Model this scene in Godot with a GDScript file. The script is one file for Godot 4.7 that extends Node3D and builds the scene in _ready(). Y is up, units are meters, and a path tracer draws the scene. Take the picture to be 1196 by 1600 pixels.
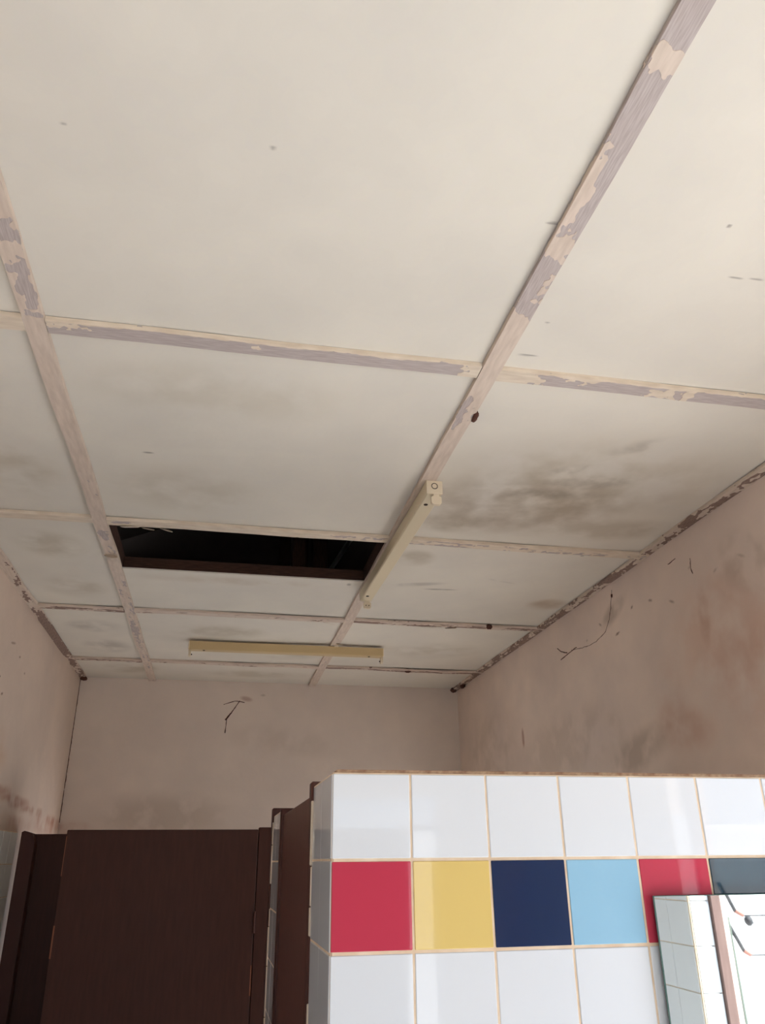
extends Node3D

# ---- the room, in metres; the camera stands at x = 0, z = 0, eye height 1.65 ----
const EYE := 1.65
const CEIL := 2.87          # underside of the ceiling boards
const XL := -1.015          # left wall
const XR := 1.775           # right wall
const ZB := -5.90           # back wall
const ZF := 1.70            # front wall, behind the camera
const SX_L := -0.518        # long cover strips
const SX_A := 0.642
const ROWS := [0.73, -0.49, -1.70, -2.93, -4.13, -5.28]
const STRIP_W := 0.053
const STRIP_T := 0.012
const TOP := 1.803          # top of the tiles
const TS := 0.15            # tile spacing
const XC := 0.21            # corridor face of the cubicles
const ZC := -1.535          # front face of the cubicles

var mats := {}
var counts := {}

# ------------------------------------------------------------------ helpers
func numbered(called: String) -> String:
	var n: int = counts.get(called, 0)
	counts[called] = n + 1
	return called if n == 0 else "%s_%03d" % [called, n]

func new_st() -> SurfaceTool:
	var st := SurfaceTool.new()
	st.begin(Mesh.PRIMITIVE_TRIANGLES)
	return st

func tri(st: SurfaceTool, a: Vector3, b: Vector3, c: Vector3, n: Vector3, ua := Vector2.ZERO, ub := Vector2.ZERO, uc := Vector2.ZERO) -> void:
	if (c - a).cross(b - a).dot(n) < 0.0:
		var t := b; b = c; c = t
		var u := ub; ub = uc; uc = u
	st.set_normal(n); st.set_uv(ua); st.add_vertex(a)
	st.set_normal(n); st.set_uv(ub); st.add_vertex(b)
	st.set_normal(n); st.set_uv(uc); st.add_vertex(c)

func quad(st: SurfaceTool, a: Vector3, b: Vector3, c: Vector3, d: Vector3, n: Vector3, ua := Vector2.ZERO, ub := Vector2.ZERO, uc := Vector2.ZERO, ud := Vector2.ZERO) -> void:
	tri(st, a, b, c, n, ua, ub, uc)
	tri(st, a, c, d, n, ua, uc, ud)

func smooth_tri(st: SurfaceTool, p: Array, n: Array, u: Array, i: int, j: int, k: int) -> void:
	var a: Vector3 = p[i]; var b: Vector3 = p[j]; var c: Vector3 = p[k]
	if (c - a).cross(b - a).dot(n[i]) < 0.0:
		var t := j; j = k; k = t
	for q in [i, j, k]:
		st.set_normal(n[q]); st.set_uv(u[q]); st.add_vertex(p[q])

# a box with bevelled edges, 44 triangles; uv runs in metres along the two longest sides
func bevel_box(st: SurfaceTool, lo: Vector3, hi: Vector3, b: float, uv_scale := 1.0) -> void:
	var c := (lo + hi) * 0.5
	var h := (hi - lo) * 0.5
	b = min(b, min(h.x, min(h.y, h.z)) * 0.9)
	var long := 0
	if h.y > h.x and h.y >= h.z: long = 1
	elif h.z > h.x and h.z > h.y: long = 2
	var other := [(long + 1) % 3, (long + 2) % 3]
	var uvf := func(p: Vector3) -> Vector2: return Vector2(p[long], p[other[0]] + p[other[1]]) * uv_scale
	for ax in 3:
		var u := (ax + 1) % 3
		var v := (ax + 2) % 3
		for s in [-1.0, 1.0]:
			var n := Vector3.ZERO; n[ax] = s
			var q: Array[Vector3] = []
			for k in [[-1, -1], [1, -1], [1, 1], [-1, 1]]:
				var p := c
				p[ax] += s * h[ax]
				p[u] += k[0] * (h[u] - b)
				p[v] += k[1] * (h[v] - b)
				q.append(p)
			quad(st, q[0], q[1], q[2], q[3], n, uvf.call(q[0]), uvf.call(q[1]), uvf.call(q[2]), uvf.call(q[3]))
	if b <= 0.0: return
	for ax in 3:
		var u := (ax + 1) % 3
		var v := (ax + 2) % 3
		for su in [-1.0, 1.0]:
			for sv in [-1.0, 1.0]:
				var n := Vector3.ZERO; n[u] = su; n[v] = sv
				n = n.normalized()
				var q: Array[Vector3] = []
				for k in [[-1, 0], [1, 0], [1, 1], [-1, 1]]:
					var p := c
					p[ax] += k[0] * (h[ax] - b)
					p[u] += su * (h[u] - (b if k[1] == 0 else 0.0))
					p[v] += sv * (h[v] - (0.0 if k[1] == 0 else b))
					q.append(p)
				quad(st, q[0], q[1], q[2], q[3], n, uvf.call(q[0]), uvf.call(q[1]), uvf.call(q[2]), uvf.call(q[3]))
	for sx in [-1.0, 1.0]:
		for sy in [-1.0, 1.0]:
			for sz in [-1.0, 1.0]:
				var s := Vector3(sx, sy, sz)
				var p0 := c + s * Vector3(h.x, h.y - b, h.z - b)
				var p1 := c + s * Vector3(h.x - b, h.y, h.z - b)
				var p2 := c + s * Vector3(h.x - b, h.y - b, h.z)
				tri(st, p0, p1, p2, s.normalized(), uvf.call(p0), uvf.call(p1), uvf.call(p2))

# an outline in the plane of ax_u, ax_v, pushed out along ax_n
func prism(st: SurfaceTool, poly: PackedVector2Array, o: Vector3, au: Vector3, av: Vector3, an: Vector3, depth: float) -> void:
	var idx := Geometry2D.triangulate_polygon(poly)
	var at := func(p: Vector2, d: float) -> Vector3: return o + au * p.x + av * p.y + an * d
	for k in range(0, idx.size(), 3):
		tri(st, at.call(poly[idx[k]], depth), at.call(poly[idx[k + 1]], depth), at.call(poly[idx[k + 2]], depth), an)
		tri(st, at.call(poly[idx[k]], 0.0), at.call(poly[idx[k + 1]], 0.0), at.call(poly[idx[k + 2]], 0.0), -an)
	var cw := Geometry2D.is_polygon_clockwise(poly)
	for k in poly.size():
		var a := poly[k]; var b := poly[(k + 1) % poly.size()]
		var e := b - a
		var n2 := Vector2(e.y, -e.x).normalized() * (-1.0 if cw else 1.0)
		var n := (au * n2.x + av * n2.y).normalized()
		quad(st, at.call(a, 0.0), at.call(b, 0.0), at.call(b, depth), at.call(a, depth), n)

func tube(st: SurfaceTool, pts: Array, rad: Array, sides := 8) -> void:
	var rings := []
	var prev := Vector3.UP
	for i in pts.size():
		var d: Vector3 = (pts[min(i + 1, pts.size() - 1)] - pts[max(i - 1, 0)]).normalized()
		var s := prev - d * prev.dot(d)
		if s.length() < 0.05: s = Vector3.RIGHT - d * d.x
		if s.length() < 0.05: s = Vector3.BACK - d * d.z
		s = s.normalized(); prev = s
		var t := d.cross(s)
		var ring := []
		for k in sides:
			var a := TAU * k / sides
			ring.append([pts[i] + (s * cos(a) + t * sin(a)) * rad[i], s * cos(a) + t * sin(a)])
		rings.append(ring)
	for i in pts.size() - 1:
		for k in sides:
			var k2 := (k + 1) % sides
			var p := [rings[i][k][0], rings[i][k2][0], rings[i + 1][k2][0], rings[i + 1][k][0]]
			var n := [rings[i][k][1], rings[i][k2][1], rings[i + 1][k2][1], rings[i + 1][k][1]]
			var u := [Vector2(i, k), Vector2(i, k + 1), Vector2(i + 1, k + 1), Vector2(i + 1, k)]
			smooth_tri(st, p, n, u, 0, 1, 2); smooth_tri(st, p, n, u, 0, 2, 3)
	for e in [0, pts.size() - 1]:
		var d: Vector3 = (pts[1] - pts[0]) if e == 0 else (pts[e] - pts[e - 1])
		var nn: Vector3 = d.normalized() * (-1.0 if e == 0 else 1.0)
		for k in range(1, sides - 1):
			tri(st, rings[e][0][0], rings[e][k][0], rings[e][k + 1][0], nn)

# a rough lump: a sphere pushed about by noise
func lump(st: SurfaceTool, c: Vector3, r: Vector3, seed_: int) -> void:
	var fn := FastNoiseLite.new(); fn.seed = seed_; fn.frequency = 0.9
	var nu := 12; var nv := 8
	var p := []; var n := []; var u := []
	for j in nv + 1:
		for i in nu + 1:
			var th := PI * j / nv; var ph := TAU * (i % nu) / nu
			var d := Vector3(sin(th) * cos(ph), cos(th), sin(th) * sin(ph))
			var k := 1.0 + 0.45 * fn.get_noise_3dv(d * 1.7) + 0.25 * fn.get_noise_3dv(d * 4.0)
			p.append(c + d * r * k); n.append((d / r).normalized()); u.append(Vector2(i, j) / 8.0)
	for j in nv:
		for i in nu:
			var a := j * (nu + 1) + i
			smooth_tri(st, p, n, u, a, a + 1, a + nu + 2)
			smooth_tri(st, p, n, u, a, a + nu + 2, a + nu + 1)

func obj(called: String, mesh: Mesh, m: Material, parent: Node, pos := Vector3.ZERO) -> MeshInstance3D:
	var o := MeshInstance3D.new()
	o.mesh = mesh
	o.material_override = m
	o.position = pos
	o.name = called
	parent.add_child(o, true)
	return o

func part(called: String, st: SurfaceTool, m: Material, parent: Node) -> MeshInstance3D:
	return obj(called, st.commit(), m, parent)

func box_part(called: String, lo: Vector3, hi: Vector3, b: float, m: Material, parent: Node) -> MeshInstance3D:
	var st := new_st()
	bevel_box(st, lo, hi, b)
	return part(called, st, m, parent)

func thing(called: String, label: String, category: String, kind := "", group := "", at := Vector3.ZERO) -> Node3D:
	var o := Node3D.new()
	o.name = numbered(called)
	add_child(o)
	o.position = at
	tag(o, label, category, kind, group)
	return o

func tag(o: Node, label: String, category: String, kind := "", group := "") -> void:
	o.set_meta("label", label)
	o.set_meta("category", category)
	if kind != "": o.set_meta("kind", kind)
	if group != "": o.set_meta("group", group)

# ------------------------------------------------------------------ materials
func flat_mat(c: Color, rough := 0.8, spec := 0.4) -> StandardMaterial3D:
	var m := StandardMaterial3D.new()
	m.albedo_color = c
	m.roughness = rough
	m.metallic_specular = spec
	return m

func noise_bytes(w: int, h: int, freq: float, seed_: int, oct := 4) -> PackedByteArray:
	var fn := FastNoiseLite.new()
	fn.seed = seed_; fn.frequency = freq
	fn.fractal_type = FastNoiseLite.FRACTAL_FBM
	fn.fractal_octaves = oct
	return fn.get_image(w, h).get_data()

# one surface seen from end to end: base colour with mottling, and the stains where the photograph has them
# stain: [centre u, centre v, half length u, half length v (metres), turn, colour, strength, raggedness]
func stained(w: int, h: int, size: Vector2, base: Color, mottle: float, seed_: int, stains: Array) -> ImageTexture:
	var ppm := w / size.x
	var n1 := noise_bytes(w, h, 1.6 / ppm, seed_)
	var n2 := noise_bytes(w, h, 5.0 / ppm, seed_ + 1, 5)
	var r := PackedFloat32Array(); var g := PackedFloat32Array(); var b := PackedFloat32Array()
	r.resize(w * h); g.resize(w * h); b.resize(w * h)
	for i in w * h:
		var k := 1.0 + mottle * ((n1[i] - 128.0) / 128.0 * 0.75 + (n2[i] - 128.0) / 128.0 * 0.25)
		r[i] = base.r * k; g[i] = base.g * k; b[i] = base.b * (k - (1.0 - k) * -0.15)
	for s in stains:
		var cu: float = s[0] * ppm; var cv: float = s[1] * ppm
		var ru: float = s[2] * ppm; var rv: float = s[3] * ppm
		var ca := cos(s[4]); var sa := sin(s[4])
		var rr: float = max(ru, rv) * 1.5 + 2.0
		var col: Color = s[5]; var str_: float = s[6]; var rag: float = s[7]
		for y in range(max(0, int(cv - rr)), min(h, int(cv + rr) + 1)):
			for x in range(max(0, int(cu - rr)), min(w, int(cu + rr) + 1)):
				var dx := x - cu; var dy := y - cv
				var e := Vector2((dx * ca + dy * sa) / ru, (-dx * sa + dy * ca) / rv).length()
				if e > 1.6: continue
				var i := y * w + x
				var nz := (n1[i] - 128.0) / 128.0 * 0.6 + (n2[i] - 128.0) / 128.0
				var a := str_ * (1.0 - smoothstep(0.35, 1.2, e)) * clampf(0.62 + rag * nz * 0.75, 0.0, 1.0)
				if a <= 0.0: continue
				r[i] = lerpf(r[i], col.r, a); g[i] = lerpf(g[i], col.g, a); b[i] = lerpf(b[i], col.b, a)
	var out := PackedByteArray(); out.resize(w * h * 3)
	for i in w * h:
		out[i * 3] = clampi(int(r[i] * 255.0), 0, 255)
		out[i * 3 + 1] = clampi(int(g[i] * 255.0), 0, 255)
		out[i * 3 + 2] = clampi(int(b[i] * 255.0), 0, 255)
	return ImageTexture.create_from_image(Image.create_from_data(w, h, false, Image.FORMAT_RGB8, out))

func relief(w: int, h: int, ppm: float, freq: float, seed_: int, bump: float) -> ImageTexture:
	var fn := FastNoiseLite.new()
	fn.seed = seed_; fn.frequency = freq / ppm
	fn.fractal_octaves = 4
	var im := fn.get_image(w, h)
	im.convert(Image.FORMAT_RGBA8)
	im.bump_map_to_normal_map(bump)
	return ImageTexture.create_from_image(im)

func grain_mat(dark: Color, light: Color, rough: float, seed_: int, along := 1.6, across := 26.0) -> StandardMaterial3D:
	var fn := FastNoiseLite.new()
	fn.seed = seed_; fn.frequency = 0.035; fn.fractal_octaves = 4
	var nt := NoiseTexture2D.new()
	nt.noise = fn; nt.width = 256; nt.height = 256; nt.seamless = true
	var gr := Gradient.new()
	gr.set_color(0, dark); gr.set_color(1, light)
	nt.color_ramp = gr
	var m := StandardMaterial3D.new()
	m.albedo_texture = nt
	m.roughness = rough
	m.metallic_specular = 0.35
	m.uv1_scale = Vector3(along, across, 1)
	return m

func build_materials() -> void:
	mats.wood_bare = grain_mat(Color8(172, 157, 150), Color8(202, 190, 184), 0.85, 5)
	mats.wood_dirty = grain_mat(Color8(120, 96, 86), Color8(176, 152, 138), 0.9, 18, 3.0, 26.0)
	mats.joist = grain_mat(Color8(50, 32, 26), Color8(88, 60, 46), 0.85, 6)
	mats.paint = grain_mat(Color8(214, 196, 174), Color8(234, 219, 198), 0.6, 7, 1.0, 6.0)
	mats.paint_pink = grain_mat(Color8(206, 187, 170), Color8(226, 208, 191), 0.6, 8, 1.0, 6.0)
	mats.door = grain_mat(Color8(64, 33, 22), Color8(74, 40, 28), 0.5, 9, 0.6, 5.0)
	mats.door_paler = grain_mat(Color8(92, 56, 48), Color8(108, 68, 58), 0.45, 19, 0.6, 5.0)  # paler brown, used on the shut cubicle leaf
	mats.frame_sunlit = grain_mat(Color8(112, 90, 84), Color8(128, 104, 97), 0.6, 20, 0.6, 5.0)  # frame brown lightened so the colour carries the sunlight on the jamb
	mats.frame = grain_mat(Color8(72, 40, 32), Color8(92, 54, 44), 0.45, 10, 0.6, 5.0)
	mats.grout = grain_mat(Color8(222, 194, 162), Color8(240, 219, 192), 0.9, 11, 2.0, 2.0)
	mats.cement = grain_mat(Color8(150, 112, 90), Color8(205, 176, 146), 0.95, 12, 5.0, 5.0)
	mats.white = flat_mat(Color8(226, 228, 230), 0.03, 0.5)
	mats.white_dull = flat_mat(Color8(224, 222, 216), 0.45, 0.3)
	mats.red = flat_mat(Color8(196, 64, 84), 0.03, 0.5)
	mats.yellow = flat_mat(Color8(226, 196, 118), 0.03, 0.5)
	mats.navy = flat_mat(Color8(26, 44, 80), 0.03, 0.5)
	mats.sky_blue = flat_mat(Color8(150, 194, 218), 0.03, 0.5)
	mats.slate = flat_mat(Color8(24, 62, 78), 0.03, 0.5)
	mats.enamel = grain_mat(Color8(220, 204, 172), Color8(232, 217, 186), 0.42, 13, 0.8, 3.0)
	mats.enamel_yellowed = grain_mat(Color8(204, 178, 132), Color8(218, 193, 148), 0.45, 23, 0.8, 3.0)
	mats.holder = flat_mat(Color8(228, 212, 184), 0.45, 0.5)
	mats.dark = flat_mat(Color8(38, 26, 22), 0.8, 0.3)
	mats.mud_light = flat_mat(Color8(140, 88, 66), 0.8, 0.3)
	mats.mud = grain_mat(Color8(72, 44, 36), Color8(112, 76, 62), 0.95, 14, 3.0, 3.0)
	mats.floor = grain_mat(Color8(204, 206, 206), Color8(222, 224, 224), 0.6, 15, 0.7, 0.7)
	mats.render = grain_mat(Color8(216, 216, 214), Color8(232, 232, 230), 0.9, 16, 0.5, 0.5)
	mats.ground = grain_mat(Color8(196, 196, 194), Color8(214, 214, 212), 0.95, 17, 0.1, 0.1)
	mats.sheet = flat_mat(Color8(96, 84, 78), 0.6, 0.4)
	mats.pipe = flat_mat(Color8(200, 198, 190), 0.5, 0.4)
	mats.post_green = flat_mat(Color8(84, 92, 84), 0.6, 0.4)
	mats.terracotta = flat_mat(Color8(138, 100, 90), 0.9, 0.2)
	mats.rail = flat_mat(Color8(62, 62, 64), 0.7, 0.3)
	var gl := StandardMaterial3D.new()
	gl.albedo_color = Color(0.95, 0.98, 0.975); gl.metallic = 1.0; gl.roughness = 0.015
	mats.mirror = gl
	mats.glass_edge = flat_mat(Color8(96, 128, 120), 0.2, 0.5)
	# ceiling boards: cream emulsion with damp patches, mould, smears and a painted shade wedge
	var zc := Vector2(XR - XL, 5.6)
	var cs := []
	var at := func(x: float, z: float, ru: float, rv: float, turn: float, c: Color, a: float, rag: float) -> void:
		cs.append([x - XL, z + 5.9, ru, rv, turn, c, a, rag])
	var mould_and_shade := Color8(150, 134, 108); var brown := Color8(150, 118, 86); var grey := Color8(120, 110, 100)
	at.call(1.05, -2.55, 0.42, 0.30, 0.1, Color8(146, 128, 106), 0.48, 0.9)
	at.call(1.20, -2.30, 0.55, 0.34, 0.1, mould_and_shade, 0.30, 0.9)
	at.call(1.22, -2.30, 0.18, 0.06, 0.2, grey, 0.30, 1.6)
	at.call(1.12, -2.22, 0.10, 0.04, 0.5, grey, 0.35, 1.6)
	at.call(1.10, -2.42, 0.22, 0.05, 0.1, grey, 0.22, 1.7)
	at.call(1.28, -2.05, 0.12, 0.07, 0.7, grey, 0.25, 1.6)
	at.call(1.50, -2.70, 0.25, 0.12, 0.2, mould_and_shade, 0.30, 1.2)
	at.call(0.82, -2.74, 0.14, 0.10, 0.0, mould_and_shade, 0.45, 0.9)
	at.call(1.62, -3.70, 0.11, 0.10, 0.0, brown, 0.55, 0.5)
	at.call(1.00, -3.55, 0.09, 0.012, 0.1, grey, 0.5, 1.2)
	at.call(1.26, -3.38, 0.08, 0.012, -0.3, grey, 0.4, 1.2)
	at.call(0.86, -3.50, 0.16, 0.03, 0.3, grey, 0.25, 1.5)
	at.call(0.78, -3.15, 0.10, 0.10, 0.5, mould_and_shade, 0.4, 0.9)  # wedge of shade beyond the cross strip, painted into the boards
	at.call(-0.05, -2.30, 0.34, 0.03, 0.12, Color8(234, 226, 210), 0.5, 0.5)
	at.call(-0.20, -2.62, 0.30, 0.22, 0.0, mould_and_shade, 0.18, 1.3)
	at.call(-0.10, -1.95, 0.42, 0.16, 0.0, mould_and_shade, 0.15, 1.2)
	at.call(-0.76, -3.25, 0.15, 0.16, 0.1, mould_and_shade, 0.28, 1.4)
	at.call(-0.74, -3.80, 0.16, 0.18, 0.1, mould_and_shade, 0.25, 1.1)
	at.call(-0.75, -4.50, 0.15, 0.13, 0.1, grey, 0.26, 1.4)
	at.call(-0.72, -4.95, 0.15, 0.17, 0.1, grey, 0.28, 1.4)
	at.call(-0.74, -2.55, 0.16, 0.25, 0.0, mould_and_shade, 0.25, 1.1)
	at.call(-0.05, -4.50, 0.30, 0.14, 0.1, mould_and_shade, 0.3, 1.0)
	at.call(0.40, -5.0, 0.22, 0.15, 0.1, grey, 0.2, 1.0)
	at.call(1.25, -4.75, 0.35, 0.2, 0.1, mould_and_shade, 0.2, 1.2)
	at.call(-0.62, -5.55, 0.22, 0.16, 0.0, mould_and_shade, 0.35, 1.0)
	at.call(0.2, -5.6, 0.4, 0.12, 0.0, mould_and_shade, 0.25, 1.0)
	at.call(0.02, -3.60, 0.5, 0.06, 0.0, brown, 0.16, 1.2)
	# small flecks and scrapes on the near boards
	for f in [[0.014, -1.08, 0.006, 0.005], [0.604, -1.165, 0.016, 0.005], [1.13, -1.235, 0.02, 0.004], [1.08, -1.24, 0.02, 0.003], [0.97, -1.098, 0.006, 0.004], [0.72, -1.48, 0.006, 0.004], [0.72, -1.62, 0.03, 0.004], [-0.36, -1.10, 0.006, 0.004], [0.55, -3.56, 0.012, 0.02], [1.5, -3.0, 0.01, 0.006], [-0.30, -2.35, 0.02, 0.006]]:
		at.call(f[0], f[1], f[2], f[3], 0.05, grey, 0.8, 0.5)
	var cm := StandardMaterial3D.new()
	cm.albedo_texture = stained(640, 1284, zc, Color8(228, 220, 206), 0.03, 21, cs)
	cm.roughness = 0.7; cm.metallic_specular = 0.35
	cm.normal_enabled = true
	cm.normal_texture = relief(640, 1284, 229.0, 5.0, 31, 1.2)
	cm.normal_scale = 0.35
	mats.board = cm
	# right wall: pinkish plaster with red-brown bleeding and grey mould
	var pink := Color8(186, 134, 112); var dirt := Color8(156, 138, 122)
	var rw := []
	var atr := func(z: float, y: float, ru: float, rv: float, turn: float, c: Color, a: float, rag: float) -> void:
		rw.append([z - ZB, 2.95 - y, ru, rv, turn, c, a, rag])
	atr.call(-2.50, 2.42, 0.35, 0.28, 0.0, pink, 0.25, 1.1)
	atr.call(-2.25, 2.20, 0.40, 0.25, 0.0, pink, 0.18, 1.1)
	atr.call(-2.85, 2.12, 0.22, 0.10, 0.2, pink, 0.30, 1.2)
	atr.call(-2.92, 2.25, 0.12, 0.20, 0.0, pink, 0.15, 1.2)
	atr.call(-2.60, 2.50, 0.04, 0.12, 0.1, Color8(158, 102, 72), 0.21, 1.1)
	atr.call(-3.25, 2.07, 0.32, 0.09, -0.2, dirt, 0.39, 1.3)
	atr.call(-2.30, 2.62, 0.20, 0.12, 0.4, dirt, 0.27, 1.5)
	atr.call(-3.9, 2.2, 0.8, 0.2, 0.0, dirt, 0.21, 1.4)
	atr.call(-5.2, 2.3, 0.6, 0.35, 0.0, dirt, 0.21, 1.2)
	atr.call(-3.30, 2.72, 0.15, 0.05, -0.3, dirt, 0.42, 1.3)
	atr.call(-4.585, 2.32, 0.022, 0.06, 0.0, Color8(128, 72, 52), 0.85, 0.4)
	for k in 9:
		atr.call(-3.6 + k * 0.16, 2.66 + 0.05 * sin(k * 2.3), 0.012 + 0.006 * (k % 3), 0.006, 0.6 * sin(k * 1.7), Color8(104, 80, 64), 0.7, 0.8)
	var wm := StandardMaterial3D.new()
	wm.albedo_texture = stained(1440, 240, Vector2(7.6, 1.2667), Color8(235, 215, 200), 0.05, 41, rw)
	wm.roughness = 0.8; wm.metallic_specular = 0.3
	wm.normal_enabled = true
	wm.normal_texture = relief(1440, 240, 190.0, 4.0, 51, 1.6)
	wm.normal_scale = 0.4
	mats.wall_r = wm
	var lw := []
	var atl := func(z: float, y: float, ru: float, rv: float, turn: float, c: Color, a: float, rag: float) -> void:
		lw.append([z - ZB, 2.95 - y, ru, rv, turn, c, a, rag])
	for k in 12:
		var z := -4.0 - k * 0.16
		atl.call(z, 1.985 - (k * 0.0085), 0.22, 0.020 + 0.010 * (k % 3), 0.05, Color8(150, 94, 72), 0.26, 1.6)
	atl.call(-4.55, 1.95, 0.18, 0.04, 0.0, Color8(150, 96, 76), 0.5, 0.9)
	atl.call(-5.5, 1.87, 0.5, 0.07, 0.0, Color8(178, 128, 108), 0.7, 0.9)
	atl.call(-4.7, 1.84, 0.4, 0.05, 0.0, Color8(178, 132, 110), 0.5, 1.0)
	atl.call(-3.95, 2.12, 0.3, 0.14, 0.0, Color8(190, 140, 100), 0.35, 1.1)
	for f in [[-3.99, 2.63, 0.05], [-3.85, 2.44, 0.03], [-4.15, 2.60, 0.02], [-3.95, 2.38, 0.02], [-4.3, 2.55, 0.015]]:
		atl.call(f[0], f[1], f[2], 0.006, 0.2, Color8(112, 84, 68), 0.8, 0.9)
	var lm := wm.duplicate() as StandardMaterial3D
	lm.albedo_texture = stained(1440, 240, Vector2(7.6, 1.2667), Color8(217, 196, 178), 0.04, 61, lw)
	mats.wall_l = lm
	var bw := []
	var atb := func(x: float, y: float, ru: float, rv: float, turn: float, c: Color, a: float, rag: float) -> void:
		bw.append([x - XL, 2.95 - y, ru, rv, turn, c, a, rag])
	atb.call(-0.35, 1.95, 0.5, 0.16, 0.0, dirt, 0.26, 1.3)
	atb.call(-0.94, 1.86, 0.14, 0.06, 0.0, Color8(178, 126, 108), 0.7, 0.8)
	atb.call(0.16, 2.75, 0.05, 0.02, 0.2, Color8(170, 130, 112), 0.5, 1.0)
	atb.call(0.28, 2.78, 0.02, 0.01, 0.0, dirt, 0.6, 0.5)
	atb.call(0.45, 2.45, 0.5, 0.12, 0.1, dirt, 0.14, 1.2)
	var bm := wm.duplicate() as StandardMaterial3D
	bm.albedo_texture = stained(720, 320, Vector2(XR - XL, 1.24), Color8(232, 216, 202), 0.03, 71, bw)
	bm.normal_texture = relief(720, 320, 258.0, 4.0, 72, 1.6)
	mats.wall_b = bm

# ------------------------------------------------------------------ camera and light
func build_view() -> void:
	var cam := Camera3D.new()
	cam.name = "camera"
	cam.fov = 66.297
	cam.near = 0.05
	cam.far = 200.0
	cam.transform = Transform3D(Basis(Vector3(0.98080802, -0.00878662, 0.19477789), Vector3(-0.07139275, 0.91342137, 0.40070498), Vector3(-0.18143513, -0.40692038, 0.8952637)), Vector3(0, EYE, 0))
	add_child(cam)
	cam.current = true
	var sm := ProceduralSkyMaterial.new()
	sm.sky_top_color = Color(0.42, 0.58, 0.82)
	sm.sky_horizon_color = Color(0.80, 0.86, 0.92)
	sm.ground_bottom_color = Color(0.45, 0.42, 0.38)
	sm.ground_horizon_color = Color(0.70, 0.70, 0.68)
	var sky := Sky.new()
	sky.sky_material = sm
	var env := Environment.new()
	env.background_mode = Environment.BG_SKY
	env.sky = sky
	env.background_energy_multiplier = 1.0
	env.tonemap_mode = Environment.TONE_MAPPER_LINEAR
	env.tonemap_exposure = 2.42
	env.sdfgi_enabled = true
	env.ssao_enabled = true
	env.ssil_enabled = true
	var we := WorldEnvironment.new()
	we.name = "world_environment"
	we.environment = env
	add_child(we)
	var sun := DirectionalLight3D.new()
	sun.name = "sun"
	sun.light_energy = 3.0
	sun.light_color = Color(0.985, 0.975, 0.96)
	sun.light_angular_distance = 0.6
	sun.shadow_enabled = true
	add_child(sun)
	sun.look_at_from_position(Vector3(0.60, 0.75, -0.30) * 10.0, Vector3.ZERO, Vector3.UP)

# ------------------------------------------------------------------ room shell
# boxes whose uv spreads one picture over a wall; axis 0: wall across x (uv from z), axis 2: wall across z (uv from x)
func wall_box(st: SurfaceTool, lo: Vector3, hi: Vector3, axis: int, u0: float, size: Vector2, top: float) -> void:
	var c := [lo, hi]
	for ax in 3:
		var u := (ax + 1) % 3
		var v := (ax + 2) % 3
		for s in 2:
			var n := Vector3.ZERO; n[ax] = 1.0 if s == 1 else -1.0
			var q := []; var t := []
			for k in [[0, 0], [1, 0], [1, 1], [0, 1]]:
				var p := Vector3.ZERO
				p[ax] = c[s][ax]; p[u] = c[k[0]][u]; p[v] = c[k[1]][v]
				q.append(p)
				t.append(Vector2((p[2 - axis] - u0) / size.x, (top - p.y) / size.y))
			quad(st, q[0], q[1], q[2], q[3], n, t[0], t[1], t[2], t[3])

func tile_mesh(w: float, h: float) -> Mesh:
	var key := "tile%.3f_%.3f" % [w, h]
	if not mats.has(key):
		var st := new_st()
		bevel_box(st, Vector3(-w / 2, -h / 2, -0.004), Vector3(w / 2, h / 2, 0.004), 0.0012)
		mats[key] = st.commit()
	return mats[key]

var rng := RandomNumberGenerator.new()
# one tile: centre, the wall's normal, its size
func tile(parent: Node3D, c: Vector3, n: Vector3, w: float, h: float, m: Material) -> MeshInstance3D:
	var o := obj("tile", tile_mesh(w, h), m, parent, c + n * rng.randf_range(-0.0004, 0.0004))
	var turn := atan2(n.x, n.z)
	o.rotation = Vector3(rng.randfn(0, 0.0022), turn + rng.randfn(0, 0.0022), rng.randfn(0, 0.0015))
	return o

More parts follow.
